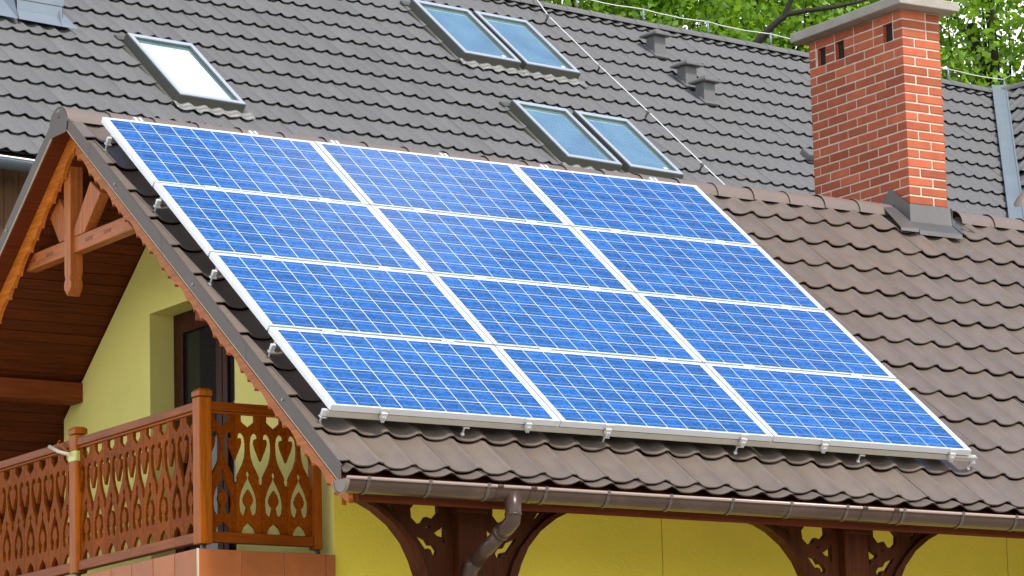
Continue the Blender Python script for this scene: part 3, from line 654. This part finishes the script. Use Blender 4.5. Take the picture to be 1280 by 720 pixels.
def topclamp(u, s):
    mb = MB(); mb.box((u-.030, s-.004, -.03), (u-.008, s+.045, .004), FR1); mb.box((u+.008, s-.004, -.03), (u+.030, s+.045, .004), FR1); mb.build('end_clamp', M['alu'], rack)
SH = 4*MH+3*GYY
for u in (.28, 1.18, 1.84, 2.75, 3.62, 4.6): topclamp(u, SH)
for r in range(1, 4):
    for u in (.42, 1.30, 2.05, 2.98, 3.7, 4.62):
        mb = MB(); s = r*(MH+GYY)-GYY/2; mb.box((u-.045, s-.018, .001), (u+.045, s+.018, .005), FR1); mb.build('mid_clamp', M['alu'], rack)
# ================================================================== back house
house2 = empty('house', O2-V3((-4, -3, O2.z)), 'large house behind with a grey tiled roof and five roof windows', 'house')
W2, L2, H2, R2 = .1826, .3725, .028, .034
SE, SR = -1.117, 4.66; UL, UR = -6.0, 16.25
def vu(s): return 16.25-(SR-s)*abs(.7437643/.99306846)*1.0         # the valley: at 45 degrees in plan
uv = lambda s: 16.22-(4.66-s)*.772
mb = MB()
mb.add([FR2 @ V3(p) for p in ((UL, SE+.02, -.052), (uv(SE), SE+.02, -.052), (uv(SR), SR, -.052), (UL, SR, -.052))], [(0, 1, 2, 3)])
ridge2 = lambda u: FR2 @ V3((u, SR, -.052))
def back2(u, k):                                             # rear slope
    p = ridge2(u); hv = V3((-U2.y, U2.x, 0)); return p+hv*k*.749-V3((0, 0, k*.6626))
mb.add([ridge2(UL), ridge2(24), back2(24, 5.7), back2(UL, 5.7)], [(0, 1, 2, 3)])
roof2 = mb.build('roof', M['grey_tile'], house2)
tm2 = tile_mesh('roof_tile', W2, L2, H2, R2, M['grey_tile'], False, 2.2)
WINS = [(1.062, .372, .785, 1.228, 0), (5.965, 2.59, .805, 1.225, 1), (6.845, 2.59, .785, 1.225, 1), (5.965, .36, .765, 1.20, 0), (6.838, .36, .770, 1.20, 1)]
cand = []; st2 = []
for c in range(-30, 92):
    for r in range(-1, 16):
        u0 = -.627+W2*c; s0 = -1.117+L2*(r+1); um, sm_ = u0+W2/2, s0+L2/2
        if um > uv(sm_)-.05 or s0+.05 > SR or u0 < UL: continue
        if any(w[0]-.02 < u0 and u0+W2 < w[0]+w[2]+.02 and w[1]-.02 < s0 and s0+L2 < w[1]+w[3]+.06 for w in WINS): continue
        Ls = min(L2, SR-.01-s0)
        fr = FR2 @ Matrix.Translation((u0, s0+random.uniform(-.004, .004), -.060+random.uniform(-.0018, .0018))) @ Matrix.Rotation(random.uniform(-.004, .004), 4, 'X')
        if Ls < L2: fr = fr @ Matrix.Diagonal((1, Ls/L2, 1, 1))
        P = fr @ V3((W2/2, L2/2, .03)); px, py = to_px(P)
        front = 137+(px-70)*.1165 if px > 70 else 300
        if 0 < px < 1280 and 0 < py < front-4 and not (1012 < px < 1182): cand.append(((P-CAM).length, fr))
        else: st2.append(fr)
cand.sort(key=lambda t: t[0])
for _, fr in cand[:300]: link('roof_tile', tm2, roof2, fr)
join_tiles('far_roof_tiles', tm2, M['grey_tile'], roof2, st2+[f for _, f in cand[300:]])
# wing at the right: its slope looks along -U2
b2 = math.atan2(.66262, .74896)
H2v = V3((-U2.y, U2.x, 0)); PV = FR2 @ V3((16.22, 4.66, -.052))    # ridge junction
Uw = -H2v; Sw = (U2*.749+V3((0, 0, .6626))).normalized(); Nw = Uw.cross(Sw)
FRW = frame(PV, Uw, Sw, Nw)                                   # u runs towards the viewer, s uphill; ridge at s=0
mb = MB(); mb.add([FRW @ V3(p) for p in ((0, 0, .0), (5, 0, 0), (5, -5.2, 0), (5.2*.772-.1, -5.2, 0))], [(3, 2, 1, 0)])
qr = PV+Uw*5; mb.add([PV, qr, qr+U2*4-V3((0, 0, 3.54)), PV+U2*4-V3((0, 0, 3.54))], [(0, 1, 2, 3)])
wing = mb.build('wing_roof', M['grey_tile'], house2)
gA, gB = FRW @ V3((4.9, -.03, -.03)), FRW @ V3((4.9, -5.1, -.03)); gC = gA+U2*3.82-V3((0, 0, 3.38))
mb = MB(); mb.add([gA, gB, V3((gB.x, gB.y, 0)), V3((gC.x, gC.y, 0)), gC], [(0, 1, 2, 3, 4)]); wgo = mb.build('wing_wall', M['wall'], house2); md = wgo.modifiers.new('solid', 'SOLIDIFY'); md.thickness = .2
frs = []
for c in range(30):
    for r in range(15):
        u0 = W2*c-.05; s0 = -L2*(r+1)+.03
        if u0+W2/2 < -(s0+L2/2)*.772+.10: continue
        frs.append(FRW @ Matrix.Translation((u0, s0, .002)))
vis = [f for f in frs if to_px(f @ V3((W2/2, L2/2, 0)))[0] < 1282]
for f in vis: link('roof_tile', tm2, wing, f)
join_tiles('far_roof_tiles', tm2, M['grey_tile'], wing, [f for f in frs if f not in vis])
# a rounded hip cap on the wing, at the right edge of the view
hp_ = [V3((17.355, 13.6117, 10.3496)), V3((17.546, 13.662, 10.5227)), V3((17.80, 13.69, 10.748))]
mb = MB(); mb.tube([p+Nw*.05 for p in hp_], [.10, .115, .115], 14); mb.build('hip_cap', M['trimlight'], wing)
# valley gutter: pale sheet with two folds
vd = ((FR2 @ V3((uv(-.9), -.9, 0)))-(FR2 @ V3((uv(SR), SR, 0)))).normalized(); top = FR2 @ V3((uv(SR), SR, .03)); nv = (N2+Nw).normalized(); cr = vd.cross(nv).normalized()
mb = MB(); L = 7.6; w = .085
A = [top+cr*w+nv*.05, top+nv*.0+nv*.045, top-cr*w+nv*.05]; B_ = [p+vd*L for p in A]
mb.add(A+B_, [(0, 1, 4, 3), (1, 2, 5, 4)]); mb.bar(A[0], B_[0], .02, .02, nv); mb.bar(A[2], B_[2], .02, .02, nv); mb.build('valley_gutter', M['zinc'], house2)
# ridge caps of the back roof
def cap2(L):
    mb = MB(); n = 10; rows_ = []
    for x, r in ((0, .098), (.02, .103), (.05, .098), (L+.02, .093)): rows_.append([(x, -r*math.cos(math.pi*k/n)*1.2, r*math.sin(math.pi*k/n)*.95) for k in range(n+1)])
    for i in range(3): mb.add(rows_[i]+rows_[i+1], [(k, k+1, n+2+k, n+1+k) for k in range(n)], 0, True)
    return mb.mesh('ridge_cap', M['grey_tile'])
c2 = cap2(.36); pr = FR2 @ V3((0, SR, -.01))-V3((0, 0, .075)); k = -6.0
while k < 16.2:
    link('ridge_cap', c2, roof2, frame(pr+U2*k, U2, H2v, V3((0, 0, 1)))); k += .36
k = 0.0
while k < 4.8: link('ridge_cap', c2, wing, frame(PV+Uw*k-V3((0, 0, .03)), Uw, U2, V3((0, 0, 1)))); k += .36
# roof windows
for (u, s, w, h, stick) in WINS:
    g = link('roof_window', None, house2, FR2 @ Matrix.Translation((u, s, 0)))
    fr = FR2 @ Matrix.Translation((u, s, 0)); b = .068; zt_ = .085
    mb = MB()
    for a, c in (((0, 0), (w, b)), ((0, h-b), (w, h)), ((0, b), (b, h-b)), ((w-b, b), (w, h-b))): mb.box((a[0], a[1], -.06), (c[0], c[1], zt_), fr)
    mb.build('window_base', M['winside'], g, bevel=.004)
    mb = MB(); e = .006
    for a, c in (((e, e), (w-e, b-.012)), ((e, h-b+.004), (w-e, h-e)), ((e, b-.010), (b-.014, h*.52)), ((e, h*.52+.004), (b-.014, h-b+.002)), ((w-b+.014, b-.010), (w-e, h*.52)), ((w-b+.014, h*.52+.004), (w-e, h-b+.002))): mb.box((a[0], a[1], zt_+.0005), (c[0], c[1], zt_+.011), fr)
    mb.build('cladding', M['winframe'], g, bevel=.003)
    mb = MB(); mb.box((b-.004, b-.004, .045), (w-b+.004, h-b+.004, .062), fr); pane = mb.build('pane', M['skyglass'], g)
    if stick: mb = MB(); mb.box((w-b-.105, b+.07, .0625), (w-b-.055, b+.10, .0633), fr); mb.build('sticker', M['sticker'], g)
    # pleated apron below the window
    n = 26; rows_ = []
    for ss, zz in ((.0, .006), (-.05, .004), (-.105, -.004)):
        rows_.append([fr @ V3((-.05+(w+.14)*i/n, ss-.008*math.sin(i*1.9)*(ss < -.1)-.006*(i % 3)*(ss < -.1), zz+.014*math.cos(2*math.pi*((u-.05+(w+.14)*i/n)+.627)/W2)+random.uniform(-.004, .004))) for i in range(n+1)])
    mb = MB()
    for i in range(2): mb.add(rows_[i]+rows_[i+1], [(k, n+1+k, n+2+k, k+1) for k in range(n)], 0, True)
    o = mb.build('apron', M['lead_pale'], g); md = o.modifiers.new('solid', 'SOLIDIFY'); md.thickness = .006
    mb = MB(); mb.box((-.055, -.02, -.05), (-.004, h+.05, -.012), fr); mb.box((w+.004, -.02, -.05), (w+.05, h+.05, -.012), fr); mb.box((-.055, h+.004, -.05), (w+.05, h+.10, .006), fr); mb.build('side_flashing', M['dark'] if False else M['winside'], g)
# vents
for (u, s) in ((9.59, 3.735), (9.565, 3.005), (9.585, 2.630)):
    o = FR2 @ V3((u, s, -.01)); fr = frame(o, U2, H2v, V3((0, 0, 1)))
    g = link('roof_vent', None, house2, Matrix.Translation(o))
    mb = MB(); mb.box((.0, .0, -.02), (.175, .15, .245), fr); mb.build('vent_body', M['vent'], g, bevel=.006)
    mb = MB(); x0, x1, q0, q1 = -.050, .225, -.075, .215
    lo = [(x0, q0, .248), (x1, q0, .248), (x1, q1, .248), (x0, q1, .248)]; mid = [(x, y, .268) for x, y, z in lo]; tp = [(.075, .05, .345), (.10, .05, .345), (.10, .09, .345), (.075, .09, .345)]
    mb.add([fr @ V3(p) for p in lo+mid+tp], [(0, 3, 2, 1), (0, 1, 5, 4), (1, 2, 6, 5), (2, 3, 7, 6), (3, 0, 4, 7), (4, 5, 9, 8), (5, 6, 10, 9), (6, 7, 11, 10), (7, 4, 8, 11), (8, 9, 10, 11)]); mb.build('vent_cap', M['vent'], g)
    f2 = FR2 @ Matrix.Translation((u, s, 0)); mb = MB(); mb.box((-.02, -.035, -.02), (.195, .22, .006), f2); mb.build('vent_base', M['vent'], g, bevel=.004)
mb = MB(); f2 = FR2 @ Matrix.Translation((10.36, 1.50, 0)); mb.box((0, 0, -.02), (.20, .16, .07), f2); mb.build('roof_vent', M['vent'], house2, bevel=.02)
# sheet-metal casing at the upper left
f2 = FR2 @ Matrix.Translation((0, 1.64, 0)); g = link('metal_casing', None, house2, f2)
mb = MB(); q = lambda *a: f2 @ V3(a)
hv = lambda u, s, z: (FR2 @ V3((u, s, 0)))+V3((0, 0, z))
mb.add([hv(-.07, 1.80, -.02), hv(.45, 1.80, -.02), hv(.45, 1.80, .155), hv(-.07, 1.80, .155)], [(0, 1, 2, 3)])
mb.add([hv(-.07, 1.79, .160), hv(.46, 1.79, .160), hv(.46, 1.79, .40), hv(-.07, 1.79, .40)], [(0, 1, 2, 3)])
mb.add([hv(.455, 1.80, -.02), hv(.455, 2.7, -.02), hv(.455, 2.7, .40), hv(.455, 1.80, .40)], [(0, 1, 2, 3)]); mb.add([hv(-.075, 1.80, -.02), hv(-.075, 2.7, -.02), hv(-.075, 2.7, .40), hv(-.075, 1.80, .40)], [(3, 2, 1, 0)])
mb.add([hv(-.07, 1.79, .40), hv(.46, 1.79, .40), hv(.455, 2.7, .40), hv(-.075, 2.7, .40)], [(0, 1, 2, 3)])
mb.build('casing', M['zinc'], g)
mb = MB(); mb.add([hv(-.13, 1.615, .035), hv(.345, 1.60, .035), hv(.455, 1.80, .040), hv(-.07, 1.80, .040)], [(0, 1, 2, 3)]); mb.build('apron', M['zinc'], g)
mb = MB(); mb.add([hv(.355, 1.60, .035), hv(.545, 1.61, .035), hv(.47, 2.25, .04)], [(0, 1, 2)]); mb.add([hv(.350, 1.60, .033), hv(.47, 2.25, .04), hv(.455, 1.9, .16)], [(0, 1, 2)]); mb.build('side_flange', M['zinc'], g)
mb = MB(); mb.add([hv(-.60, 1.63, .035), hv(-.14, 1.615, .035), hv(-.13, 2.25, .04), hv(-.60, 2.25, .04)], [(0, 1, 2, 3)]); mb.add([hv(-.137, 1.615, .036), hv(-.09, 1.85, .15), hv(-.13, 2.25, .04)], [(0, 1, 2)]); mb.build('side_flange', M['zinc'], g)
# gutter and wall of the back house
def hp2(u0, u1, r=.085, n=12):
    mb = MB(); o = FR2 @ V3((0, SE-.04, -.05)); fr = frame(o+V3((0, 0, -.05)), U2, H2v, V3((0, 0, 1))); A = []
    for x in (u0, u1): A += [[fr @ V3((x, -r*math.cos(math.pi*k/n), -r*math.sin(math.pi*k/n))) for k in range(n+1)]]
    mb.add(A[0]+A[1], [(k, n+1+k, n+2+k, k+1) for k in range(n)], 0, True); mb.tube([fr @ V3((u0, -r, .004)), fr @ V3((u1, -r, .004))], .012, 8, mi=1); return mb
g2 = hp2(UL, 10).build('gutter', [M['gutter_grey'], M['winframe']], house2); md = g2.modifiers.new('solid', 'SOLIDIFY'); md.thickness = .004
ev = FR2 @ V3((0, SE, -.06)); wo_ = ev+H2v*.30
mb = MB(); frw = frame(V3((wo_.x, wo_.y, 0)), U2, H2v, V3((0, 0, 1))); mb.box((UL+.5, .03, 0), (20, 8, ev.z+.1), frw); mb.build('wall', M['plank'], house2)
pk = MB(); pk.box((0, 0, .2), (.142, .028, ev.z+.05)); pk = pk.mesh('wall_plank', M['plank'])
k = UL+.5
while k < 2.5: link('wall_plank', pk, house2, frw @ Matrix.Translation((k, random.uniform(0, .004), 0))); k += .148
mb = MB(); mb.add([FR2 @ V3((UL, SE+.01, -.10)), FR2 @ V3((10, SE+.01, -.10)), FR2 @ V3((10, SE+.5, -.10)), FR2 @ V3((UL, SE+.5, -.10))], [(3, 2, 1, 0)]); mb.build('eave_soffit', M['plank'], house2)
# ------------------------------------------------------------------ lightning conductors
lc = empty('lightning_conductor', FR2 @ V3((8.2, 0, .02)), 'thin pale conductor wire running down the grey roof beside the roof windows', 'wire', 'lightning conductor wires')
mb = MB(); mb.tube([FR2 @ V3((8.26, 4.72, .10)), FR2 @ V3((8.19, 4.15, .055)), FR2 @ V3((8.17, 2.97, .06)), FR2 @ V3((8.20, 1.92, .055)), FR2 @ V3((8.19, .77, .06)), FR2 @ V3((8.21, .0, .055)), FR2 @ V3((8.2, -1.1, .05))], .0078, 8); mb.build('wire', M['wire'], lc)
for s in (4.15, 2.97, 1.92, .77, -.3):
    mb = MB(); mb.tube([FR2 @ V3((8.185, s, -.02)), FR2 @ V3((8.185, s, .07))], .012, 8); mb.box((8.165, s-.02, .045), (8.21, s+.02, .068), FR2); mb.build('wire_holder', M['vent'], lc)
lc2 = empty('lightning_conductor', PV+V3((-8, 0, .2)), 'thin white conductor wire stretched along the grey ridge in front of the trees', 'wire', 'lightning conductor wires')
pts = []; hs = []
for i in range(0, 46):
    u = 6.9+i*.21; sag = -.018*math.sin(math.pi*((i % 5)/5)); pts.append(pr+U2*u+V3((0, 0, .245+sag+random.uniform(-.004, .004))))
    if i % 5 == 0: hs.append(pr+U2*u)
for j in range(1, 12): pts.append(PV+Uw*(j*.3)+V3((0, 0, .20)))
mb = MB(); mb.tube(pts, .0065, 6); mb.build('wire', M['wire'], lc2)
for p in hs: mb = MB(); mb.tube([p+V3((0, 0, .08)), p+V3((0, 0, .26))], .013, 8); mb.build('wire_holder', M['zinc'], lc2)
# ================================================================== trees
def tree(label, pxx, D, H, rad, nclump, col, seed, bare=0.0, zlow=.42, limbs=()):
    R_ = random.Random(seed); g = np.random.default_rng(seed)
    d = fwd+rgt*((pxx-640)/FPX); d.z = 0; d.normalize(); base = V3((CAM.x+d.x*D, CAM.y+d.y*D, 0))
    t = empty('tree', base, label, 'tree', 'trees behind the grey ridge')
    tops = []; tr = MB(); hpt = [base+V3((R_.uniform(-.2, .2)*i*.4, R_.uniform(-.2, .2)*i*.4, H*.12*i)) for i in range(7)]
    tr.tube(hpt, [.34, .30, .27, .24, .20, .15, .08], 9)
    cz = H*.70
    cl = []
    for _ in range(nclump):
        while True:
            p = g.normal(size=3); p /= np.linalg.norm(p); rr = (g.random()**(1/2.2)); q = p*rr
            z = cz+q[2]*H*.34
            if z > H*zlow*.9: break
        cl.append(base+V3((q[0]*rad, q[1]*rad, z)))
    for i in range(11):
        c = cl[i*len(cl)//11]; a = hpt[R_.randint(2, 5)]; m_ = a.lerp(c, .5)+V3((R_.uniform(-.3, .3), R_.uniform(-.3, .3), R_.uniform(-.1, .5)))
        tr.tube([a, m_, c], [.10, .06, .015], 6, False)
        for _ in range(3):
            e = c+V3((R_.uniform(-.9, .9), R_.uniform(-.9, .9), R_.uniform(-.5, .5))); tr.tube([m_.lerp(c, .4), m_.lerp(e, .75), e], [.03, .02, .006], 5, False)
    for L_ in limbs: tr.tube([V3(p) for p in L_[0]], L_[1], 8, False)
    tr.build('trunk', M['bark'], t)
    per = 230; N = nclump*per; C_ = np.repeat(np.array(cl), per, 0); sp = np.repeat(g.uniform(.35, .75, nclump), per)[:, None]
    P = C_+np.clip(g.normal(size=(N, 3)), -1.7, 1.7)*sp*np.array([.8, .8, .5])
    a = g.normal(size=(N, 3)); a[:, 2] -= .1; a /= np.linalg.norm(a, axis=1)[:, None]
    b = np.cross(a, g.normal(size=(N, 3))); b /= np.linalg.norm(b, axis=1)[:, None]; c = np.cross(a, b)
    L = g.uniform(.05, .095, N)[:, None]
    vs = np.stack([P, P+a*L*.7+b*L*.55+c*L*.12, P+a*L*1.5, P+a*L*.7-b*L*.55+c*L*.12], 1).reshape(-1, 3)
    me = bpy.data.meshes.new('crown'); me.vertices.add(N*4); me.vertices.foreach_set('co', vs.ravel())
    f = (np.arange(N)[:, None]*4+np.array([0, 1, 2, 0, 2, 3])).ravel(); me.loops.add(N*6); me.loops.foreach_set('vertex_index', f)
    me.polygons.add(N*2); me.polygons.foreach_set('loop_start', np.arange(N*2)*3); me.update(calc_edges=True); me.validate()
    me.materials.append(leaf_mat('leaf_green', col)); link('crown', me, t)
tree('dense green leafy tree behind the left part of the grey ridge', 740, 52, 21, 4.6, 330, (.13, .25, .02), 3)
tree('leafy tree between the vents and the chimney with a dark branch showing', 955, 50, 20, 3.0, 130, (.15, .28, .022), 5, limbs=[
    ([(16.0, 18.6, 11.6), (16.39, 17.45, 13.2), (16.58, 17.21, 13.48), (16.70, 17.08, 13.60), (16.90, 16.91, 13.63), (17.18, 16.69, 13.66), (17.41, 16.49, 13.71), (17.9, 16.2, 13.9)], [.10, .06, .042, .036, .032, .026, .020, .010]),
    ([(16.66, 17.12, 13.56), (16.71, 17.02, 13.75), (16.74, 16.94, 13.91), (16.85, 16.75, 14.7)], [.034, .032, .028, .015])])
tree('bright loose-leaved tree behind the roof to the right of the chimney', 1275, 51, 20.5, 3.6, 135, (.155, .29, .024), 11)
tree('darker tree standing farther back, seen above the upper pair of roof windows', 660, 60, 23, 3.6, 190, (.12, .22, .022), 8)
